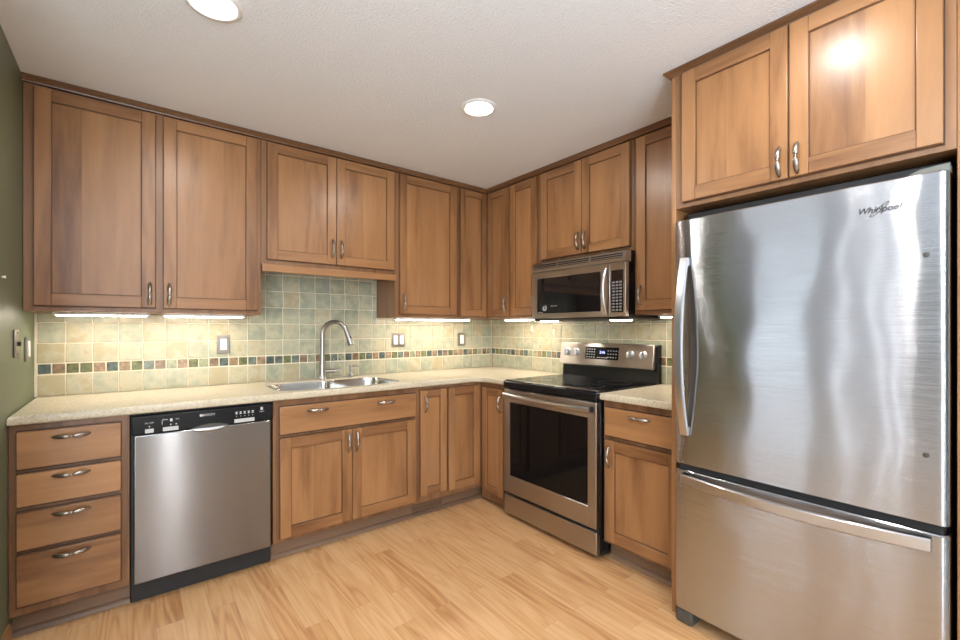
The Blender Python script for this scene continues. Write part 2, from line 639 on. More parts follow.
FW = lambda u, d, z: Vector((XF + d, -u, z))      # far left wall (dining area)
FR = lambda u, d, z: Vector((u, YF + d, z))       # front wall
wall_with_hole('wall_far', FW, 0.0, -YF, 0.45, 2.6, 0.05, 2.1)
wall_with_hole('wall_front', FR, XF, 0.0, -5.6, -3.5, 0.1, 2.1, [(-2.265, -2.055, 0.15, 2.1)])


def window(name, T, u0, u1, z0, z1, mull):
    fr = MB()
    for a, b, c, e in ((u0, u0 + 0.05, z0, z1), (u1 - 0.05, u1, z0, z1), (u0, u1, z0, z0 + 0.05), (u0, u1, z1 - 0.05, z1)):
        fr.box(T, a, b, -0.09, -0.03, c, e, 'trim_white')
    for u in mull:
        fr.box(T, u - 0.025, u + 0.025, -0.09, -0.03, z0, z1, 'trim_white')
    o = struct(name, fr)
    struct('window_pane', box1(T, u0 + 0.03, u1 - 0.03, -0.063, -0.057, z0 + 0.03, z1 - 0.03, 'glass', bev=0), o)


window('window_1', FW, 0.45, 2.6, 0.05, 2.1, (1.36, 1.42, 1.47))
bl = MB()
u = 1.50
for w in (0.26, 0.285, 0.175, 0.27):
    bl.box(FW, u, u + w, -0.02, -0.015, 0.08, 2.07, 'blind', bev=0)
    u += w + 0.026
struct('window_blind', bl)
window('window_2', FR, -2.265, -2.055, 0.15, 2.1, ())
window('added_window_3', FR, -5.6, -3.5, 0.1, 2.1, (-4.55,))  # unseen window, added to let in more light
struct('baseboard_left', MB().prism(LF, [(0, 0), (0.014, 0), (0.014, 0.075), (0.008, 0.09), (0, 0.09)], 0.62, 1.42, 'wood_h'))

# --- tile backsplash
PITCH = 0.1068
ROWS = [(0.9165, 1.0235), (1.0865, 1.1845), (1.1885, 1.2905), (1.2945, 1.3985), (1.4025, 1.507), (1.511, 1.616), (1.620, 1.64)]
MOS = (1.0305, 1.0795)


def backsplash(T, wall, u_start, u_end, zones, flip, light_tone):
    """zones: (u0, u1, ztop)"""
    tl = MB()
    for u0, u1, zt in zones:
        tl.box(T, u0, u1, 0.0005, 0.005, 0.9145, zt, 'grout', bev=0)
    lo, hi = zones[0][0], zones[-1][1]
    for ri, (a, b) in enumerate(ROWS):
        spans = [(lo, hi, b)] if b < 1.342 else [(p, q, min(b, zt - 0.0015)) for p, q, zt in zones]
        off = 0.0 if ri == 0 else random.uniform(-0.004, 0.004)
        for u0, u1, b2 in spans:
            if b2 - a < 0.012:
                continue
            k = math.floor((u0 - u_start) / PITCH) - 1
            while u_start + k * PITCH < u1:
                p, q = u_start + k * PITCH + off, u_start + (k + 1) * PITCH + off
                k += 1
                p, q = max(p + 0.002, u0 + 0.0015), min(q - 0.002, u1 - 0.0015)
                if q - p < 0.008:
                    continue
                c = light_tone(0.5 * (p + q), a)  # mean tile tone of the zone, its lighting painted in
                tl.box(T, p, q, 0.003, 0.0085 + random.uniform(-0.0006, 0.0006), a, b2, 'tile', bev=0.0028, seg=2,
                       tone=min(0.98, max(0.02, random.gauss(c, 0.22))))
    for u0, u1 in ((lo, hi),):
        k = math.floor((u0 - u_start) / (PITCH / 2)) - 1
        j = 0
        seq = [0.05, 0.2, 0.4, 0.55, 0.7, 0.05, 0.72, 0.4, 0.55, 0.22, 0.9, 0.7, 0.4, 0.56, 0.2]
        while u_start + k * PITCH / 2 < u1:
            p, q = u_start + k * PITCH / 2 + 0.003, u_start + (k + 1) * PITCH / 2 - 0.003
            k += 1
            p, q = max(p, u0 + 0.001), min(q, u1 - 0.001)
            if q - p < 0.008:
                continue
            tl.box(T, p, q, 0.003, 0.0085, MOS[0], MOS[1], 'mosaic', bev=0.002, tone=seq[j % len(seq)] if random.random() < 0.8 else random.choice((0.05, 0.2, 0.4, 0.55, 0.7, 0.9)))
            j += 1
    return struct('tile_backsplash', tl, wall)


backsplash(BK, wall_back, -3.007, 0, [(LW + 0.001, -2.031, 1.342), (-2.031, -1.157, 1.64), (-1.157, -0.0085, 1.342)], False,
           lambda u, z: 0.34 if u < -2.1 else (0.62 if z > 1.25 and u < -1.15 else 0.42))  # upper tiles behind the sink toned darker to paint the shade there
backsplash(RT, wall_right, 0.0, 2.2, [(0.0085, 2.134, 1.342)], True, lambda u, z: 0.36 if u < 0.85 else 0.55)  # tone behind the range mixes glaze variation with painted cooler light


# --- crown moldings
def crown_profile(d0):
    return [(0.28 + d0, 2.378), (0.327 + d0, 2.378), (0.329 + d0, 2.383), (0.333 + d0, 2.385), (0.343 + d0, 2.396), (0.349 + d0, 2.398), (0.349 + d0, H - 0.001), (0.28 + d0, H - 0.001)]


struct('trim_1', MB().prism(BK, crown_profile(0), LW + 0.001, lambda d: -d, 'crown', 0.5))
struct('trim_2', MB().prism(RT, crown_profile(0), lambda d: d, 2.134, 'crown', 0.5))
FD = 0.735
struct('trim_3', MB().prism(RT, [(d - 0.325 + FD, z) for d, z in crown_profile(0)], lambda d: 2.135 - (d - FD + 0.004), 3.03, 'crown', 0.5)
       .prism(lambda u, d, z: Vector((-u, -2.135 + d - 0.016, z)), [(d - 0.305, z) for d, z in crown_profile(0)][1:-1] + [(0.02, H - 0.001), (0.02, 2.378)], 0.0, lambda d: FD + d - 0.02, 'crown', 0.5))


# ------------------------------------------------------------------ cabinet parts
def handle(mb, T, u, d, z, L, vert, key='pewter', h=0.026):
    """bow pull: two leaf-shaped lobes meeting at a knot, bowed away from the door"""
    rings = []
    N = 26
    for i in range(N + 1):
        t = -1 + 2 * i / N
        a = abs(t)
        w = 0.0030 + 0.0062 * math.sin(PI * min(1, a * 0.92 + 0.08)) ** 0.8
        if a < 0.09:
            w = 0.0048 + 0.0012 * math.cos(a / 0.09 * PI)
        if a > 0.86:
            w = 0.0052 - 0.0036 * (a - 0.86) / 0.14
        out = h * (1 - a ** 2.4) + 0.002
        th = w * 0.75
        ring = []
        for k in range(10):
            an = 2 * PI * k / 10
            s, o = w * math.cos(an), th * math.sin(an)
            if vert:
                ring.append(T(u + s, d + out + o, z + t * L / 2))
            else:
                ring.append(T(u + t * L / 2, d + out + o, z + s))
        rings.append(ring)
    mb.loft(rings, key)
    for sgn in (-1, 1):
        tt = sgn * 0.80 * L / 2
        c = T(u, d, z + tt) if vert else T(u + tt, d, z)
        ax = T(0, 1, 0) - T(0, 0, 0)
        mb.lathe(c, ax, [(0.0055, 0.0), (0.0045, 0.004), (0.0035, h * 0.5)], key, n=10)
    return mb


def door(T, parent, u0, u1, z0, z1, d, hand=None, st=0.057, th=0.02, name='door', hl=0.125):
    """recessed-panel door; hand = (u, z) of the pull's middle"""
    f = MB()
    tn = lambda: random.uniform(0.0, 0.55)
    f.box(T, u0, u0 + st, d, d + th, z0, z1, 'wood_v', bev=0.0022, seg=2, tone=tn())
    f.box(T, u1 - st, u1, d, d + th, z0, z1, 'wood_v', bev=0.0022, seg=2, tone=tn())
    f.box(T, u0 + st, u1 - st, d, d + th - 0.0004, z0, z0 + st, 'wood_h', bev=0.0015, tone=tn())
    f.box(T, u0 + st, u1 - st, d, d + th - 0.0004, z1 - st, z1, 'wood_h', bev=0.0015, tone=tn())
    a, b, c, e = u0 + st, u1 - st, z0 + st, z1 - st
    g = 0.0035
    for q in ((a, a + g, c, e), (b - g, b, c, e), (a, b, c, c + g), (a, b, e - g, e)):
        f.box(T, q[0], q[1], d + 0.002, d + th - 0.0085, q[2], q[3], 'glaze_shade', bev=0)
    f.box(T, u0 - 0.003, u1 + 0.003, d, d + 0.004, z0 - 0.004, z1 + 0.004, 'glaze_shade', bev=0)  # dark slab whose edge paints a shadow line around the door
    o = f.build(name, parent)
    pn = MB()
    n = max(1, round((b - a) / 0.13))
    cuts = [a] + [a + (b - a) * (k + random.uniform(-0.2, 0.2)) / n for k in range(1, n)] + [b]
    base = random.random()
    for p, q in zip(cuts, cuts[1:]):
        pn.box(T, p, q, d + 0.001, d + th - 0.0105, c, e, 'wood_v', bev=0, tone=min(1, max(0, base * 0.4 + 0.42 + random.uniform(-0.28, 0.28))))
    pn.build('panel', o)
    if hand:
        handle(MB(), T, hand[0], d + th, hand[1], hl, True).build('handle', o)
    return o


def drawer(T, parent, u0, u1, z0, z1, d, handles, th=0.02, name='drawer'):
    o = MB().box(T, u0, u1, d, d + th, z0, z1, 'wood_h', bev=0.003, seg=2).box(T, u0 - 0.003, u1 + 0.003, d, d + 0.004, z0 - 0.009, z1 + 0.006, 'glaze_shade', bev=0).build(name, parent)  # dark backing paints the shaded gap around the drawer front
    for hu, hz in handles:
        handle(MB(), T, hu, d + th, hz, 0.125, False, 'nickel' if 0 else 'pewter').build('handle', o)
    return o


UB, UT = 1.343, 2.379       # bottom and top of the wall cabinets
UD = 0.305
DZ0, DZ1 = 1.369, 2.370


def wall_cab(T, u0, u1, zb, label, group='wall cabinets'):
    c = T((u0 + u1) / 2, UD / 2, zb)
    t = thing('wall_cabinet', label, 'cabinet', c, group)
    MB().box(T, u0, u1, 0.0, UD, zb, UT, 'wood_frame', bev=0.0015).build('cabinet_body', t)
    return t


# upper cabinets, back wall
t = wall_cab(BK, LW + 0.001, -2.032, UB, 'tall two-door maple wall cabinet against the green wall, above the dishwasher')
door(BK, t, -2.980, -2.534, DZ0, DZ1, UD, (-2.558, 1.44))
door(BK, t, -2.500, -2.055, DZ0, DZ1, UD, (-2.476, 1.44))
t = wall_cab(BK, -2.031, -1.158, 1.642, 'short two-door maple wall cabinet above the sink and faucet')
door(BK, t, -1.999, -1.586, 1.676, DZ1, UD, (-1.612, 1.777))
door(BK, t, -1.582, -1.169, 1.676, DZ1, UD, (-1.556, 1.777))
MB().box(BK, -2.029, -1.16, 0.312, 0.331, 1.600, 1.644, 'wood_h', bev=0.004, seg=2).build('valance', t)
t = wall_cab(BK, -1.157, -0.611, UB, 'single-door maple wall cabinet right of the sink, pull at its lower left')
door(BK, t, -1.124, -0.634, DZ0, DZ1, UD, (-1.099, 1.455))

# corner wall cabinet (two narrow doors folding round the inside corner)
t = thing('wall_cabinet', 'maple corner wall cabinet with two narrow doors meeting in the inside corner', 'cabinet', (-0.2, -0.2, UB), 'wall cabinets')
MB().box(BK, -0.610, -0.001, 0, UD, UB, UT, 'wood_frame', bev=0.0015).box(RT, UD - 0.002, 0.594, 0, UD, UB, UT, 'wood_frame', bev=0.0015).build('cabinet_body', t)
door(BK, t, -0.590, -0.329, DZ0 - 0.006, DZ1, UD, None, st=0.05)
door(RT, t, 0.329, 0.584, DZ0 - 0.006, DZ1, UD, (0.556, 1.455), st=0.05)

# upper cabinets, right wall
t = wall_cab(RT, 0.595, 0.912, UB, 'narrow tall maple wall cabinet just left of the microwave')
door(RT, t, 0.602, 0.889, DZ0 - 0.008, DZ1, UD, (0.872, 1.46))
t = wall_cab(RT, 0.913, 1.677, 1.724, 'short two-door maple wall cabinet over the microwave')
door(RT, t, 0.932, 1.296, 1.753, DZ1, UD, (1.274, 1.838))
door(RT, t, 1.302, 1.652, 1.753, DZ1, UD, (1.330, 1.838))
t = wall_cab(RT, 1.678, 2.132, UB, 'tall maple wall cabinet between the microwave and the refrigerator')
door(RT, t, 1.698, 2.112, DZ0, DZ1, UD, (1.728, 1.452))

# refrigerator surround
for u, lab in ((2.134, 'maple end panel on the left side of the refrigerator'), (3.004, 'maple end panel on the right side of the refrigerator')):
    o = MB().box(RT, u, u + 0.02, 0.0, FD, 0.0, UT, 'wood_v', bev=0.0015, tone=0.6).build('end_panel')
    tag(o, lab, 'panel')
t = thing('refrigerator_cabinet', 'deep two-door maple cabinet above the stainless refrigerator', 'cabinet', (-0.4, -2.58, 1.79), 'wall cabinets')
MB().box(RT, 2.1545, 3.0035, 0.0, FD, 1.79, UT, 'wood_frame', bev=0.0015).build('cabinet_body', t)
door(RT, t, 2.190, 2.584, 1.812, DZ1, FD, (2.560, 1.876), hl=0.118)
door(RT, t, 2.590, 2.977, 1.812, DZ1, FD, (2.616, 1.876), hl=0.118)

# ------------------------------------------------------------------ base cabinets
BD = 0.61
BT = 0.8755
TK = 0.545


def toe(mb, T, u0, u1):
    mb.box(T, u0, u1, TK - 0.015, TK, 0.001, 0.106, 'toe', bev=0)
    mb.prism(T, [(TK, 0.001), (TK + 0.018, 0.001), (TK + 0.016, 0.012), (TK + 0.009, 0.02), (TK, 0.024)], u0, u1, 'toe')


def base_cab(T, u0, u1, label, hollow=False, extra=None):
    t = thing('base_cabinet', label, 'cabinet', T((u0 + u1) / 2, 0.3, 0.0), 'base cabinets')
    b = MB()
    if hollow:
        b.box(T, u0, u0 + 0.016, 0.002, BD, 0.105, BT, 'wood_frame', bev=0.001)
        b.box(T, u1 - 0.016, u1, 0.002, BD, 0.105, BT, 'wood_frame', bev=0.001)
        b.box(T, u0 + 0.016, u1 - 0.016, 0.002, BD, 0.105, 0.121, 'wood_frame', bev=0)
        b.box(T, u0 + 0.016, u1 - 0.016, 0.592, BD, 0.121, BT, 'wood_frame', bev=0)
    else:
        b.box(T, u0, u1, 0.002, BD, 0.105, BT, 'wood_frame', bev=0.0015)
    b.build('cabinet_body', t)
    k = MB()
    toe(k, T, u0, u1)
    k.build('toe_kick', t)
    return t


t = base_cab(BK, LW + 0.001, -2.637, 'four-drawer maple base cabinet at the left end beside the dishwasher')
for z0, z1, hz in ((0.697, 0.846, 0.815), (0.546, 0.676, 0.655), (0.371, 0.522, 0.497), (0.146, 0.351, 0.324)):
    drawer(BK, t, -2.992, -2.668, z0, z1, BD, [(-2.829, hz)])

t = base_cab(BK, -2.037, -1.156, 'two-door maple sink base cabinet with a wide false drawer front', hollow=True)
drawer(BK, t, -2.006, -1.172, 0.690, 0.838, BD, [(-1.805, 0.805), (-1.385, 0.805)], name='drawer_front')
door(BK, t, -2.004, -1.606, 0.128, 0.668, BD, (-1.628, 0.592))
door(BK, t, -1.602, -1.176, 0.128, 0.668, BD, (-1.576, 0.592))

t = base_cab(BK, -1.155, -0.918, 'narrow pull-out maple base cabinet between sink cabinet and corner cabinet')
door(BK, t, -1.135, -0.930, 0.153, 0.852, BD, (-1.103, 0.762), st=0.05)

t = thing('base_cabinet', 'maple corner base cabinet with folding doors, one beside the range', 'cabinet', (-0.4, -0.4, 0.0), 'base cabinets')
MB().box(BK, -0.917, -0.002, 0.002, BD, 0.105, BT, 'wood_frame', bev=0.0015).box(RT, BD - 0.002, 0.911, 0.002, BD, 0.105, BT, 'wood_frame', bev=0.0015).build('cabinet_body', t)
k = MB()
toe(k, BK, -0.917, -TK)
toe(k, RT, TK, 0.911)
k.box(RT, BD, 0.905, TK, BD - 0.004, 0.03, 0.105, 'wood_frame', bev=0.001)
k.build('toe_kick', t)
door(BK, t, -0.912, -0.640, 0.140, 0.852, BD, None, st=0.055)
door(RT, t, 0.640, 0.868, 0.092, 0.838, BD, (0.846, 0.742), st=0.05)

t = base_cab(RT, 1.682, 2.132, 'maple base cabinet with one drawer and one door between range and refrigerator')
drawer(RT, t, 1.702, 2.116, 0.690, 0.838, BD, [(1.908, 0.808)])
door(RT, t, 1.702, 2.116, 0.125, 0.664, BD, (1.732, 0.578))


# ------------------------------------------------------------------ countertops
def slab(name, outlines, z0, z1, r=0.011):
    cu = bpy.data.curves.new('outline', 'CURVE')
    cu.dimensions = '2D'
    cu.fill_mode = 'BOTH'
    for pts in outlines:
        sp = cu.splines.new('POLY')
        sp.points.add(len(pts) - 1)
        for p, (x, y) in zip(sp.points, pts):
            p.co = (x, y, 0, 1)
        sp.use_cyclic_u = True
    cu.extrude = (z1 - z0) / 2 - r
    cu.bevel_depth = r
    cu.bevel_resolution = 3
    cu.offset = -r
    o = bpy.data.objects.new('outline', cu)
    COL.objects.link(o)
    dg = bpy.context.evaluated_depsgraph_get()
    dg.update()
    me = bpy.data.meshes.new_from_object(o.evaluated_get(dg))
    bpy.data.objects.remove(o)
    bpy.data.curves.remove(cu)
    me.name = name
    me.materials.clear()
    me.materials.append(M['counter'])
    me.set_sharp_from_angle(angle=math.radians(40))
    c = bpy.data.objects.new(name, me)
    COL.objects.link(c)
    c.location = (0, 0, (z0 + z1) / 2)
    return c


def arc(cx, cy, r, a0, a1, n=10):
    return [(cx + r * math.cos(math.radians(a0 + (a1 - a0) * i / n)), cy + r * math.sin(math.radians(a0 + (a1 - a0) * i / n))) for i in range(n + 1)]


def rrect(x0, x1, y0, y1, r, n=8):
    return arc(x1 - r, y1 - r, r, 0, 90, n) + arc(x0 + r, y1 - r, r, 90, 180, n) + arc(x0 + r, y0 + r, r, 180, 270, n) + arc(x1 - r, y0 + r, r, 270, 360, n)


CD = 0.642
SX0, SX1, SY0, SY1 = -1.985, -1.222, -0.572, -0.135
outer = [(LW + 0.002, -0.002), (LW + 0.002, -CD)] + [(-CD - 0.07, -CD)] + arc(-CD - 0.07, -CD - 0.07, 0.07, 90, 0, 8)[1:] + [(-CD, -0.911), (-0.002, -0.911), (-0.002, -0.002)]
ct = slab('countertop', [outer, rrect(SX0, SX1, SY0, SY1, 0.115)], 0.876, 0.914)
tag(ct, 'long L-shaped beige speckled quartz countertop holding the sink', 'countertop', 'countertops')
ct = slab('countertop', [[(-0.002, -1.6795), (-CD, -1.6795), (-CD, -2.133), (-0.002, -2.133)]], 0.876, 0.914)
tag(ct, 'short beige quartz countertop between the range and the refrigerator', 'countertop', 'countertops')

# ------------------------------------------------------------------ sink, faucet, soap dispenser
t = thing('kitchen_sink', 'undermount stainless double-bowl sink set in the countertop', 'sink', (-1.6, -0.35, 0.70))
MID = -1.575
rim = MB()


def rrect2(x0, x1, y0, y1, rl, rr, n=8):
    return arc(x1 - rr, y1 - rr, rr, 0, 90, n) + arc(x0 + rl, y1 - rl, rl, 90, 180, n) + arc(x0 + rl, y0 + rl, rl, 180, 270, n) + arc(x1 - rr, y0 + rr, rr, 270, 360, n)


def bowl(x0, x1, y0, y1, depth, rl, rr):
    b = MB()
    zt = 0.906
    loops = [(0.0, zt, 1), (0.004, zt - 0.02, 1), (0.012, zt - depth + 0.05, 0.9), (0.022, zt - depth + 0.018, 0.85), (0.05, zt - depth, 0.7)]
    rings = [[Vector((x, y, z)) for x, y in rrect2(x0 + i, x1 - i, y0 + i, y1 - i, max(rl * k, 0.025), max(rr * k, 0.025))] for i, z, k in loops]
    bm = bmesh.new()
    rs = [[bm.verts.new(p) for p in rg] for rg in rings]
    n = len(rs[0])
    for a, c in zip(rs, rs[1:]):
        for i in range(n):
            j = (i + 1) % n
            bm.faces.new((a[i], a[j], c[j], c[i]))
    bm.faces.new(rs[-1])
    # outer shell gives the bowl a thickness
    ot = [[bm.verts.new(p + Vector((0, 0, -0.004)) + (p - Vector(((x0 + x1) / 2, (y0 + y1) / 2, p.z))).normalized() * 0.003) for p in rg] for rg in rings]
    for a, c in zip(ot, ot[1:]):
        for i in range(n):
            j = (i + 1) % n
            bm.faces.new((a[i], c[i], c[j], a[j]))
    bm.faces.new(list(reversed(ot[-1])))
    for i in range(n):
        j = (i + 1) % n
        bm.faces.new((rs[0][i], ot[0][i], ot[0][j], rs[0][j]))
    b.add_bm(bm, 'steel_sink', 0.5)
    o = b.build('bowl', t)
    MB().lathe(((x0 + x1) / 2, (y0 + y1) / 2 + 0.04, zt - depth), (0, 0, 1), [(0.043, 0.0005), (0.043, 0.003), (0.036, 0.004), (0.032, 0.001), (0.0, 0.001)], 'nickel', n=20).build('drain', o)


bowl(SX0 + 0.004, MID - 0.008, SY0 + 0.004, SY1 - 0.004, 0.21, 0.111, 0.035)
bowl(MID + 0.008, SX1 - 0.004, SY0 + 0.004, SY1 - 0.004, 0.19, 0.035, 0.111)
MB().box(XYZ, MID - 0.0095, MID + 0.0095, SY0 + 0.003, SY1 - 0.003, 0.86, 0.9045, 'steel_sink', bev=0.006, seg=3).build('divider', t)

FX, FY = -1.597, -0.085
t = thing('faucet', 'brushed nickel gooseneck pull-down faucet standing behind the sink', 'faucet', (FX, FY, 0.914))
MB().lathe((FX, FY, 0.9145), (0, 0, 1), [(0.031, 0), (0.031, 0.006), (0.027, 0.012), (0.0255, 0.03), (0.021, 0.09), (0.0175, 0.17), (0.0158, 0.21), (0.0, 0.212)], 'nickel').build('base', t)
dirv = Vector((0.72, -0.69, 0)).normalized()
R_ = 0.088
pts = [Vector((FX, FY, 0.914 + 0.20 + 0.015 * i)) for i in range(8)]
zc = pts[-1].z
for i in range(1, 15):
    a = PI - i / 14 * PI * 0.92
    pts.append(Vector((FX, FY, zc)) + dirv * (R_ + R_ * math.cos(a)) + Vector((0, 0, R_ * math.sin(a))))
MB().tube(pts, 0.0148, 'nickel', n=16).build('spout', t)
end = pts[-1]
dn = (pts[-1] - pts[-2]).normalized()
o = MB().lathe(end, dn, [(0.0, -0.002), (0.0155, -0.001), (0.0165, 0.01), (0.018, 0.05), (0.0215, 0.085), (0.0215, 0.096), (0.0165, 0.099), (0.0, 0.099)], 'nickel', n=20).build('spray_head', t)
sidev = dn.cross(Vector((0, 0, 1))).normalized()
fwd = sidev.cross(dn).normalized()
MB().lathe(end + dn * 0.045 + Vector((0.35, -0.9, 0.1)).normalized() * 0.013, (0.35, -0.9, 0.1), [(0.0, 0), (0.008, 0.001), (0.008, 0.005), (0.0, 0.006)], 'black_matte', n=14).build('spray_button', o)
hb = MB()
hb.tube([(FX + 0.012, FY, 0.966), (FX + 0.06, FY - 0.012, 0.966), (FX + 0.072, FY - 0.015, 0.966)], [0.0135, 0.0135, 0.0125], 'nickel', n=14)
hb.build('valve_body', t)
hl = MB()
hl.tube([(FX + 0.068, FY - 0.015, 0.97), (FX + 0.070, FY - 0.013, 0.99), (FX + 0.078, FY - 0.01, 1.045)], [0.007, 0.0055, 0.0045], 'nickel', n=10)
hl.lathe((FX + 0.064, FY - 0.014, 0.966), (1, -0.25, 0), [(0.0145, 0), (0.0145, 0.004), (0.013, 0.018), (0.0, 0.02)], 'nickel', n=16)
hl.tube([(FX + 0.085, FY - 0.02, 0.973), (FX + 0.122, FY - 0.03, 0.979)], [0.006, 0.0045], 'nickel', n=10)
hl.build('lever_handle', t)

DX, DY = -1.392, -0.085
t = thing('soap_dispenser', 'small nickel soap dispenser pump on the counter right of the faucet', 'soap dispenser', (DX, DY, 0.914))
MB().lathe((DX, DY, 0.9145), (0, 0, 1), [(0.022, 0), (0.022, 0.005), (0.016, 0.009), (0.0125, 0.016), (0.0105, 0.045), (0.0125, 0.06), (0.0, 0.062)], 'nickel', n=20).build('base', t)
MB().lathe((DX, DY, 0.975), (0, 0, 1), [(0.006, 0), (0.006, 0.012), (0.0125, 0.014), (0.0125, 0.024), (0.0, 0.026)], 'nickel', n=16).tube(
    [(DX, DY, 0.993), (DX + 0.028, DY - 0.02, 0.996), (DX + 0.05, DY - 0.035, 0.99), (DX + 0.053, DY - 0.037, 0.98)], [0.006, 0.0055, 0.005, 0.0045], 'nickel', n=10).build('pump_spout', t)


# ------------------------------------------------------------------ dishwasher
t = thing('dishwasher', 'stainless dishwasher with black control strip between drawers and sink cabinet', 'dishwasher', (-2.337, -0.3, 0))
MB().box(BK, -2.634, -2.040, 0.03, 0.598, 0.10, 0.874, 'black_matte', bev=0.002).build('tub', t)
MB().box(BK, -2.634, -2.040, 0.05, 0.575, 0.004, 0.0985, 'black_matte', bev=0.002).build('toe_panel', t)
o = MB().box(BK, -2.624, -2.052, 0.599, 0.636, 0.108, 0.779, 'steel_dw', bev=0.006, seg=3).build('door', t)
# grip lip scooped out under the control strip
lip = MB()
rings = []
for i in range(25):
    s = -1 + 2 * i / 24
    u = -2.333 + s * 0.082
    hgt = 0.026 * (1 - s * s) + 0.0006
    rings.append([BK(u, 0.634, 0.779), BK(u, 0.640, 0.779), BK(u, 0.637 + 0.010 * (1 - s * s), 0.779 - hgt * 0.45), BK(u, 0.634, 0.779 - hgt)])
lip.loft(rings, 'steel_trim')
lip.build('grip', o)
o = MB().box(BK, -2.631, -2.043, 0.599, 0.638, 0.7805, 0.866, 'black', bev=0.006, seg=3).build('control_panel', t)
gr = MB()
rings = []
for i in range(25):
    s = -1 + 2 * i / 24
    u = -2.325 + s * 0.083
    hgt = 0.016 * (1 - s * s) + 0.0004
    rings.append([BK(u, 0.6375, 0.781), BK(u, 0.6395, 0.781), BK(u, 0.6395, 0.781 + hgt), BK(u, 0.6375, 0.781 + hgt)])
gr.loft(rings, 'dark_grey')
gr.build('grip_recess', o)
for p, q in ((-2.583, -2.551), (-2.517, -2.457), (-2.224, -2.132)):
    MB().box(BK, p, q, 0.637, 0.6405, 0.786, 0.8045, 'button', bev=0.001).build('button', o)
pr = MB()
text_mb(pr, 'BOSCH', 0.015, BK, -2.334, 0.6382, 0.8415, 'print', sx=1.05)
pr.lathe(BK(-2.366, 0.638, 0.8415), (0, -1, 0), [(0.0, 0), (0.0065, 0.0), (0.0065, 0.0007), (0.0, 0.0007)], 'print', n=16)
pr.build('brand_lettering', o)
pr = MB()
text_mb(pr, 'On / Off', 0.009, BK, -2.568, 0.6382, 0.831, 'print')
pr.build('lettering', o)
pr = MB()
text_mb(pr, 'Delay', 0.009, BK, -2.508, 0.6382, 0.840, 'print')
pr.build('lettering', o)
pr = MB()
text_mb(pr, 'Sani', 0.009, BK, -2.461, 0.6382, 0.838, 'print')
pr.build('lettering', o)
pr = MB()
pr.box(BK, -2.490, -2.480, 0.6378, 0.6386, 0.829, 0.842, 'print', bev=0)
pr.build('dryer_symbol', o)
pr = MB()
pr.box(BK, -2.5205, -2.519, 0.6378, 0.6386, 0.818, 0.838, 'print', bev=0)
pr.build('bracket_mark', o)
for u in (-2.567, -2.487, -2.466):
    pr = MB()
    pr.lathe(BK(u, 0.638, 0.815), (0, -1, 0), [(0.0, 0), (0.0028, 0.0), (0.0028, 0.0007), (0.0, 0.0007)], 'print', n=10)
    pr.build('indicator_light', o)
pr = MB()
for i in range(5):
    u = -2.214 + i * 0.0185
    a = 0.0055
    for p in ((u - a, u + a, 0.838, 0.8405), (u - a, u + a, 0.829, 0.8315), (u - 0.0022, u + 0.0022, 0.8315, 0.838)):
        pr.box(BK, p[0], p[1], 0.6378, 0.6386, p[2], p[3], 'print', bev=0)
    pr.lathe(BK(u, 0.638, 0.818), (0, -1, 0), [(0.0, 0), (0.0018, 0.0), (0.0018, 0.0007), (0.0, 0.0007)], 'print', n=10)
pr.build('cycle_symbols', o)
pr = MB()
pr.box(BK, -2.103, -2.092, 0.6378, 0.6386, 0.838, 0.853, 'print', bev=0)
text_mb(pr, 'Sensor', 0.0085, BK, -2.097, 0.6382, 0.830, 'print')
pr.build('lettering', o)

# ------------------------------------------------------------------ range
RU0, RU1 = 0.917, 1.674
t = thing('range', 'freestanding stainless electric range with black glass cooktop below the microwave', 'range', (-0.35, -1.295, 0))
MB().box(RT, RU0, RU1, 0.02, 0.625, 0.035, 0.90, 'black', bev=0.003).build('body', t)
# cooktop
c = MB()
c.box(RT, RU0 - 0.003, RU1 + 0.003, 0.055, 0.668, 0.868, 0.9135, 'black', bev=0.010, seg=3)
c.box(RT, RU0 + 0.004, RU1 - 0.004, 0.065, 0.650, 0.9125, 0.9195, 'black_glass', bev=0.003, seg=2)
ck = c.build('cooktop', t)
for bu, bd, r in ((1.10, 0.48, 0.115), (1.48, 0.48, 0.095), (1.10, 0.22, 0.08), (1.48, 0.22, 0.105)):
    ring = MB()
    for rr in (r, r * 0.93):
        ring.lathe(RT(bu, bd, 0.9196), (0, 0, 1), [(rr - 0.0022, 0), (rr, 0), (rr, 0.0003), (rr - 0.0022, 0.0003)], 'burner', n=40)
    ring.build('burner', ck)
# oven door
dr = MB()
DU0, DU1, DZa, DZb = RU0 + 0.002, RU1 - 0.002, 0.172, 0.860
WU0, WU1, WZ0, WZ1 = 0.975, 1.612, 0.288, 0.772
dr.box(RT, DU0, WU0, 0.627, 0.662, DZa, DZb, 'steel', bev=0.005, seg=2)
dr.box(RT, WU1, DU1, 0.627, 0.662, DZa, DZb, 'steel', bev=0.005, seg=2)
dr.box(RT, WU0 - 0.006, WU1 + 0.006, 0.627, 0.6617, WZ1, DZb, 'steel', bev=0.004)
dr.box(RT, WU0 - 0.006, WU1 + 0.006, 0.627, 0.6617, DZa, WZ0, 'steel', bev=0.004)
od = dr.build('oven_door', t)
MB().box(RT, WU0 - 0.002, WU1 + 0.002, 0.632, 0.657, WZ0 - 0.002, WZ1 + 0.002, 'oven_glass', bev=0.001).build('window', od)
hp, wr = [], []
for i in range(25):
    s = -1 + 2 * i / 24
    hp.append((1.295 + s * 0.352, 0.688 + 0.026 * (1 - s * s), 0.822))
hm = MB()
hm.loft([[RT(u, d + 0.010 * math.cos(a), z + 0.0155 * math.sin(a)) for a in [2 * PI * k / 14 for k in range(14)]] for u, d, z in hp], 'steel_trim')
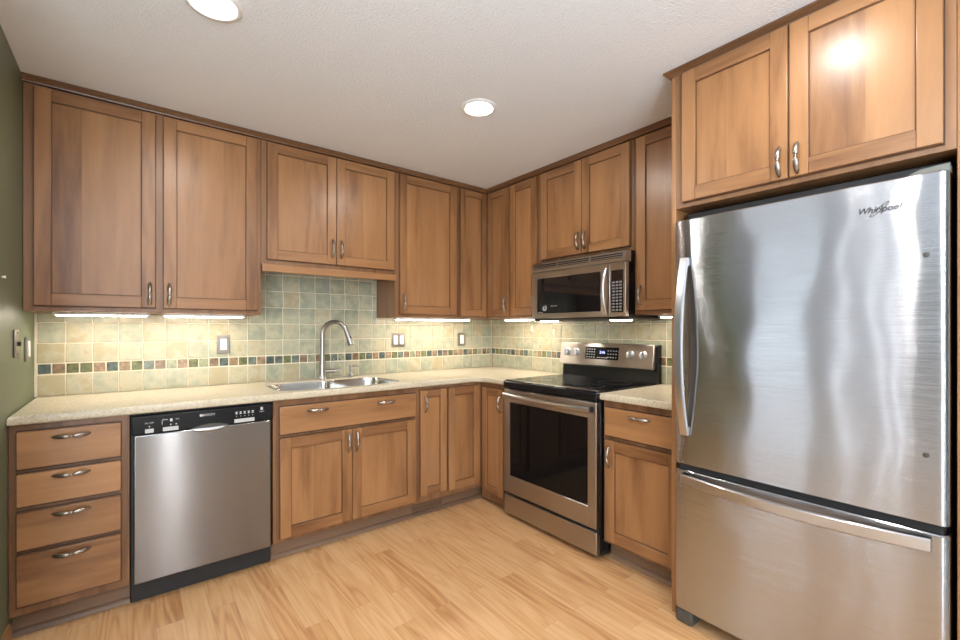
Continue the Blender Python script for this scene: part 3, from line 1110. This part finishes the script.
for s in (-1, 1):
    hm.box(RT, 1.295 + s * 0.345 - 0.012, 1.295 + s * 0.345 + 0.012, 0.655, 0.692, 0.808, 0.836, 'black_matte' if s > 0 else 'steel_trim', bev=0.003, seg=2)
hm.build('handle', od)
MB().box(RT, DU0 + 0.003, DU1 - 0.003, 0.626, 0.640, 0.155, 0.1725, 'black_matte', bev=0).build('gap_trim', t)
o = MB().box(RT, DU0, DU1, 0.627, 0.660, 0.030, 0.155, 'steel', bev=0.006, seg=2).build('storage_drawer', t)
MB().box(RT, RU0 + 0.02, RU1 - 0.01, 0.10, 0.60, 0.012, 0.036, 'black_matte', bev=0.002).build('kick_plate', t)
for u in (RU0 + 0.05, RU1 - 0.05):
    for d in (0.08, 0.58):
        MB().lathe(RT(u, d, 0.0), (0, 0, 1), [(0.016, 0.0), (0.016, 0.006), (0.008, 0.008), (0.008, 0.02)], 'black_matte', n=12).build('leg', t)
# backguard
bgm = MB()
bgm.prism(RT, [(0.012, 0.90), (0.075, 0.90), (0.070, 0.93), (0.062, 1.03), (0.058, 1.15), (0.012, 1.158)], RU0 + 0.004, RU1 + 0.006, 'black')
bk = bgm.build('backguard', t)
T2 = lambda u, d, z: RT(u, d - 0.16 * (z - 1.0), z)
pm = MB().box(T2, RU0 - 0.004, RU1 - 0.003, 0.066, 0.104, 1.004, 1.160, 'steel', bev=0.006, seg=3).build('control_panel', t)
MB().box(T2, 1.148, 1.421, 0.100, 0.1065, 1.050, 1.134, 'black_glass', bev=0.002).build('display', pm)
dg_ = MB()
text_mb(dg_, '2:46', 0.026, T2, 1.292, 0.1068, 1.098, 'digits')
dg_.build('clock_digits', pm)
kp = MB()
for i in range(4):
    for j in range(4):
        kp.box(T2, 1.160 + i * 0.020, 1.171 + i * 0.020, 0.1062, 0.1072, 1.060 + j * 0.018, 1.066 + j * 0.018, 'print', bev=0)
for i in range(4):
    for j in range(3):
        kp.box(T2, 1.335 + i * 0.021, 1.344 + i * 0.021, 0.1062, 0.1072, 1.064 + j * 0.022, 1.069 + j * 0.022, 'print', bev=0)
for i in range(5):
    kp.box(T2, 1.250 + i * 0.018, 1.262 + i * 0.018, 0.1062, 0.1072, 1.060, 1.064, 'print', bev=0)
kp.build('keypad', pm)
for u in (0.985, 1.070, 1.508, 1.602):
    c0 = T2(u, 0.1035, 1.092)
    ax = T2(u, 0.2035, 1.092) - c0
    kn = MB().lathe(c0, ax, [(0.027, 0), (0.027, 0.004), (0.0235, 0.006), (0.022, 0.020), (0.019, 0.023), (0.0, 0.024)], 'steel_trim', n=28)
    kb = kn.build('knob', pm)
    MB().box(T2, u - 0.006, u + 0.006, 0.122, 0.140, 1.070, 1.114, 'steel_trim', bev=0.004, seg=2).box(T2, u - 0.001, u + 0.001, 0.1395, 0.1405, 1.094, 1.112, 'black_matte', bev=0).build('grip', kb)
MB().box(RT, RU0 + 0.01, RU1 - 0.01, 0.066, 0.076, 0.995, 1.004, 'dark_grey', bev=0.001).build('vent_slot', t)

# ------------------------------------------------------------------ microwave
MU0, MU1 = 0.933, 1.690
MU1 = 1.676
MZ0, MZ1 = 1.328, 1.7225
t = thing('microwave', 'stainless over-the-range microwave hung below the short wall cabinet', 'microwave', (-0.2, -1.31, MZ0))
MB().box(RT, MU0 - 0.016, MU1, 0.01, 0.378, MZ0, MZ1, 'black', bev=0.003).build('body', t)
gm = MB()
gz0, gz1 = 1.652, 1.720
gm.prism(RT, [(0.36, gz0), (0.412, gz0), (0.416, gz0 + 0.012), (0.404, gz1 - 0.014), (0.398, gz1 - 0.005), (0.36, gz1 - 0.005)], MU0, MU1 + 0.012, 'steel')
gv = gm.build('vent_grille', t)
sl = MB()
for k in range(3):
    z = gz0 + 0.018 + k * 0.0125
    for p, q in ((MU0 + 0.02, 1.165), (1.175, 1.425), (1.44, MU1 - 0.01)):
        sl.box(RT, p, q, 0.40, 0.4135 - k * 0.0022, z, z + 0.0065, 'black_matte', bev=0)
sl.build('vent_slots', gv)
DOOR1 = 1.545
dm = MB()
a0, a1, b0, b1 = 0.985, 1.512, 1.366, 1.606
dz0, dz1 = 1.332, 1.649
dm.box(RT, MU0, a0, 0.379, 0.412, dz0, dz1, 'steel', bev=0.004, seg=2)
dm.box(RT, a1, 1.580, 0.379, 0.412, dz0, dz1, 'steel', bev=0.003)
dm.box(RT, a0 - 0.004, a1 + 0.004, 0.379, 0.4117, b1, dz1, 'steel', bev=0.003)
dm.box(RT, a0 - 0.004, a1 + 0.004, 0.379, 0.4117, dz0, b0, 'steel', bev=0.003)
md = dm.build('door', t)
mw = MB().box(RT, a0 - 0.002, a1 + 0.002, 0.385, 0.409, b0 - 0.002, b1 + 0.002, 'black_glass', bev=0.001).build('window', md)
st = MB()
cx, cz = 1.052, 1.401
pts = []
for i in range(40):
    a = i / 39 * 4.4 * PI
    r = 0.004 + 0.017 * i / 39
    pts.append(RT(cx + r * math.cos(a), 0.4095, cz + r * math.sin(a)))
st.tube(pts, [0.0016] * 40, 'print', n=6)
st.build('sticker_swirl', md)
st = MB()
text_mb(st, 'sensor cook', 0.011, RT, 1.135, 0.4092, 1.414, 'print')
st.build('sticker_print', md)
st = MB()
text_mb(st, 'Whirlpool', 0.010, RT, 1.012, 0.4092, 1.372, 'print')
st.build('brand_lettering', md)
hp = []
for i in range(21):
    s = -1 + 2 * i / 20
    hp.append((1.552, 0.414 + 0.034 * (1 - s ** 2), 1.483 + s * 0.138))
hm = MB().loft([[RT(u + 0.012 * math.cos(a), d + 0.007 * math.sin(a), z) for a in [2 * PI * k / 12 for k in range(12)]] for u, d, z in hp], 'steel_trim')
hm.build('handle', md)
cp = MB()
cp.box(RT, 1.582, MU1 + 0.011, 0.379, 0.412, dz0, dz1, 'steel', bev=0.003)
cpo = cp.build('control_panel', t)
MB().box(RT, 1.590, 1.672, 0.409, 0.4135, 1.357, 1.604, 'black_glass', bev=0.001).build('keypad_glass', cpo)
ky = MB()
for j in range(11):
    if j in (10,):
        continue
    z = 1.366 + j * 0.018
    for i in range(3):
        ky.box(RT, 1.599 + i * 0.0235, 1.615 + i * 0.0235, 0.413, 0.4142, z, z + 0.0095, 'key', bev=0)
ky.build('keypad', cpo)
MB().box(RT, MU0 - 0.016, MU1, 0.03, 0.372, MZ0 - 0.014, MZ0, 'dark_grey', bev=0.003).build('underside_filter', t)
for u in (1.005, 1.590):
    lm = MB().box(RT, u - 0.055, u + 0.055, 0.275, 0.345, MZ0 - 0.018, MZ0 - 0.013, 'hood_lens', bev=0.001).build('hood_lamp', t)
    lm['label'] = 'lit lamp lens under the microwave'

# ------------------------------------------------------------------ refrigerator
FU0, FU1 = 2.178, 2.993
FF = 0.79
t = thing('refrigerator', 'stainless bottom-freezer refrigerator between two maple end panels', 'refrigerator', (-0.4, -2.59, 0))
MB().box(RT, FU0 + 0.008, FU1 - 0.002, 0.04, 0.700, 0.035, 1.768, 'case_gap_shade', bev=0.004).build('case', t)  # case top raised so its dark front stands in for gap shade


def fdoor(name, z0, z1):
    m = MB()
    prof = []
    r = 0.022
    # plan outline: slightly crowned front with rounded right edge
    prof += [(FU0, 0.712)]
    prof += [(FU0, FF - 0.008), (FU0 + 0.003, FF - 0.003), (FU0 + 0.008, FF)]
    for i in range(1, 12):
        s = i / 12
        prof.append((FU0 + 0.008 + s * (FU1 - r - FU0 - 0.008), FF + 0.004 * math.sin(PI * s)))
    for i in range(9):
        a = PI / 2 - i / 8 * PI / 2
        prof.append((FU1 - r + r * math.cos(a), FF - r + r * math.sin(a)))
    prof += [(FU1, 0.712)]
    def ring(z, ins):
        cu, cd = (FU0 + FU1) / 2, 0.75
        return [RT(u - ins * (1 if u > cu else -1), d - (ins if d > 0.73 else 0), z) for u, d in prof]
    m.loft([ring(z0, 0.004), ring(z0 + 0.004, 0), ring(z1 - 0.004, 0), ring(z1, 0.004)], 'steel_fridge')
    o = m.build(name, t, sharp=35)
    return o


fd = fdoor('door', 0.686, 1.723)
fz = fdoor('freezer_drawer', 0.066, 0.661)
MB().box(RT, FU0 + 0.012, FU1 - 0.012, 0.706, 0.770, 0.10, 1.70, 'black_matte', bev=0).build('gasket', t)
hr = []
for i in range(25):
    s = -1 + 2 * i / 24
    u, d, z = 2.226, 0.802 + 0.055 * (1 - s * s), 1.187 + s * 0.372
    w, h = 0.0165, 0.008
    hr.append([RT(u + p * w, d + q * h, z) for p, q in ((-1, -1), (1, -1), (1, 0.4), (0.8, 1), (-0.8, 1), (-1, 0.4))])
MB().loft(hr, 'steel_trim').box(RT, 2.212, 2.240, 0.788, 0.803, 1.525, 1.556, 'steel_trim', bev=0.002).box(RT, 2.212, 2.240, 0.788, 0.803, 0.818, 0.849, 'steel_trim', bev=0.002).build('handle', fd)
hr = []
for i in range(31):
    s = -1 + 2 * i / 30
    u, d, z = 2.585 + s * 0.372, 0.803 + 0.050 * (1 - s * s), 0.630
    w, h = 0.020, 0.008
    hr.append([RT(u, d + q * h, z + p * w) for p, q in ((-1, -1), (1, -1), (1, 0.4), (0.8, 1), (-0.8, 1), (-1, 0.4))])
MB().loft(hr, 'steel_trim').box(RT, 2.213, 2.245, 0.788, 0.804, 0.614, 0.645, 'steel_trim', bev=0.002).box(RT, 2.925, 2.957, 0.788, 0.804, 0.614, 0.645, 'steel_trim', bev=0.002).build('handle', fz)
lg = MB()
text_mb(lg, 'Whirlpool', 0.026, RT, 2.840, 0.7925, 1.636, 'logo', shear=0.35, extrude=0.0015, bold=0.0003, sx=0.95)
pts = [RT(2.842 + 0.023 * math.cos(a), 0.7945, 1.636 + 0.023 * math.cos(a) * 0.85 + 0.0065 * math.sin(a)) for a in [2 * PI * k / 32 for k in range(33)]]
lg.tube(pts, 0.0007, 'logo', n=6)
lo = lg.build('logo', fd)
lo['label'] = 'dark chrome script lettering with a slanted loop'
for z in (1.480, 0.889):
    MB().lathe(RT(2.946, 0.7895, z), (-1, 0, 0), [(0.0075, 0), (0.0075, 0.0015), (0.005, 0.003), (0.0, 0.003)], 'dark_grey', n=16).build('hole_plug', fd)
hc = MB()
hc.prism(lambda u, d, z: RT(d, u, z), [(2.900, 1.7235), (2.908, 1.733), (2.93, 1.742), (2.992, 1.746), (2.992, 1.7235)], 0.60, 0.762, 'cap_grey')
hc.build('hinge_cap', t)
MB().box(RT, FU0 + 0.01, FU1 - 0.01, 0.10, 0.69, 0.006, 0.04, 'black_matte', bev=0.004).build('base_grille', t)
for u in (FU0 + 0.035, FU1 - 0.035):
    MB().box(RT, u - 0.038, u + 0.036, 0.66, 0.782, 0.001, 0.060, 'dark_grey', bev=0.012, seg=3).build('foot_cover', t)

# ------------------------------------------------------------------ ceiling lights
for (x, y), lab in zip(DOWN[:2], ('round recessed ceiling light nearer the inside corner, above the range', 'round recessed ceiling light cut by the top edge, above the dishwasher side')):
    t = thing('ceiling_light', lab, 'ceiling light', (x, y, H), 'recessed ceiling lights')
    MB().lathe((x, y, H), (0, 0, -1), [(0.066, -0.0005), (0.093, -0.0005), (0.092, 0.004), (0.086, 0.008), (0.074, 0.008), (0.066, 0.003)], 'trim_white', n=48).build('trim_ring', t)
    MB().lathe((x, y, H), (0, 0, -1), [(0.0, -0.0004), (0.074, -0.0004), (0.074, 0.0025), (0.0, 0.003)], 'lens', n=40).build('lens', t)


# ------------------------------------------------------------------ under-cabinet lights
def strip(T, u0, u1, label, d=0.20, w=0.055):
    t = thing('under_cabinet_light', label, 'light', T((u0 + u1) / 2, d, UB), 'under-cabinet lights')
    MB().box(T, u0, u1, d - w / 2, d + w / 2, UB - 0.014, UB - 0.0005, 'white', bev=0.002).build('housing', t)
    MB().box(T, u0 + 0.012, u1 - 0.012, d - w / 2 + 0.006, d + w / 2 - 0.006, UB - 0.018, UB - 0.0135, 'strip', bev=0.001).build('diffuser', t)


strip(BK, -2.93, -2.555, 'lit strip light under the left wall cabinet nearer the green wall')
strip(BK, -2.50, -2.10, 'lit strip light under the left wall cabinet nearer the sink')
strip(BK, -1.10, -0.42, 'lit strip light under the wall cabinets right of the sink')
strip(RT, 0.42, 0.86, 'lit strip light under the wall cabinets left of the microwave')
strip(RT, 1.78, 2.08, 'lit strip light under the wall cabinet beside the refrigerator')


# ------------------------------------------------------------------ outlets and switches
def plate(T, u, z, w, h, label, name, cat, d0, key='bronze_plate'):
    t = thing(name, label, cat, T(u, d0, z))
    MB().box(T, u - w / 2, u + w / 2, d0, d0 + 0.007, z - h / 2, z + h / 2, key, bev=0.004, seg=2).build('wall_plate', t)
    return t


t = plate(BK, -2.183, 1.164, 0.072, 0.116, 'pewter-framed white outlet on the tile below the left wall cabinet', 'outlet', 'outlet', 0.0085)
r = MB().box(BK, -2.2, -2.166, 0.014, 0.0175, 1.13, 1.198, 'white', bev=0.003, seg=2).build('receptacle', t)
s = MB()
for z in (1.149, 1.181):
    s.box(BK, -2.1905, -2.188, 0.017, 0.0179, z - 0.005, z + 0.006, 'black_matte', bev=0)
    s.box(BK, -2.178, -2.1755, 0.017, 0.0179, z - 0.005, z + 0.006, 'black_matte', bev=0)
    s.lathe(BK(-2.183, 0.017, z - 0.010), (0, -1, 0), [(0.0, 0), (0.0025, 0), (0.0025, 0.0008), (0.0, 0.0008)], 'black_matte', n=10)
s.build('slots', r)
t = plate(BK, -0.974, 1.172, 0.116, 0.112, 'double pewter switch plate with two white rockers right of the faucet', 'light_switch', 'switch', 0.0085)
for u in (-1.0, -0.947):
    MB().box(BK, u - 0.0165, u + 0.0165, 0.014, 0.019, 1.138, 1.206, 'white', bev=0.002).build('rocker', t)
t = plate(BK, -0.357, 1.168, 0.086, 0.112, 'single pewter-framed white switch near the corner under the wall cabinet', 'light_switch', 'switch', 0.0085)
MB().box(BK, -0.376, -0.338, 0.014, 0.019, 1.130, 1.206, 'white', bev=0.002).build('rocker', t)
t = plate(LF, 0.468, 1.198, 0.088, 0.118, 'pewter toggle switch plate on the green wall, further from the corner', 'light_switch', 'switch', 0.0005)
MB().box(LF, 0.461, 0.471, 0.007, 0.018, 1.188, 1.206, 'black_matte', bev=0.002).build('toggle', t)
for z in (1.152, 1.244):
    s = MB()
    s.lathe(LF(0.466, 0.007, z), (1, 0, 0), [(0.0, 0), (0.004, 0), (0.003, 0.0015), (0.0, 0.0018)], 'black_matte', n=10)
    s.build('screw', t)
t = plate(LF, 0.225, 1.166, 0.080, 0.112, 'pewter plate with white rocker on the green wall nearest the tile', 'light_switch', 'switch', 0.0005)
MB().box(LF, 0.205, 0.240, 0.007, 0.013, 1.13, 1.205, 'white', bev=0.002).build('rocker', t)
o = MB().lathe(LF(0.707, 0.0, 1.459), (1, 0, 0), [(0.004, 0), (0.004, 0.004), (0.006, 0.006), (0.0055, 0.010), (0.0, 0.011)], 'white', n=14).build('wall_hook')
tag(o, 'tiny white peg on the green wall at the left edge', 'hook')
for u, z, lab in ((0.528, 1.25, 'small white hook on the tile, the one nearer the inside corner'), (0.773, 1.224, 'small white hook on the tile, the one nearer the range')):
    t = thing('wall_hook', lab, 'hook', RT(u, 0, z), 'tile hooks')
    MB().box(RT, u - 0.008, u + 0.008, 0.0085, 0.012, z - 0.028, z + 0.034, 'white', bev=0.002).build('back_plate', t)
    MB().tube([RT(u, 0.011, z - 0.004), RT(u, 0.020, z - 0.022), RT(u, 0.028, z - 0.026), RT(u, 0.034, z - 0.016)], 0.0032, 'nickel', n=8).build('prong', t)
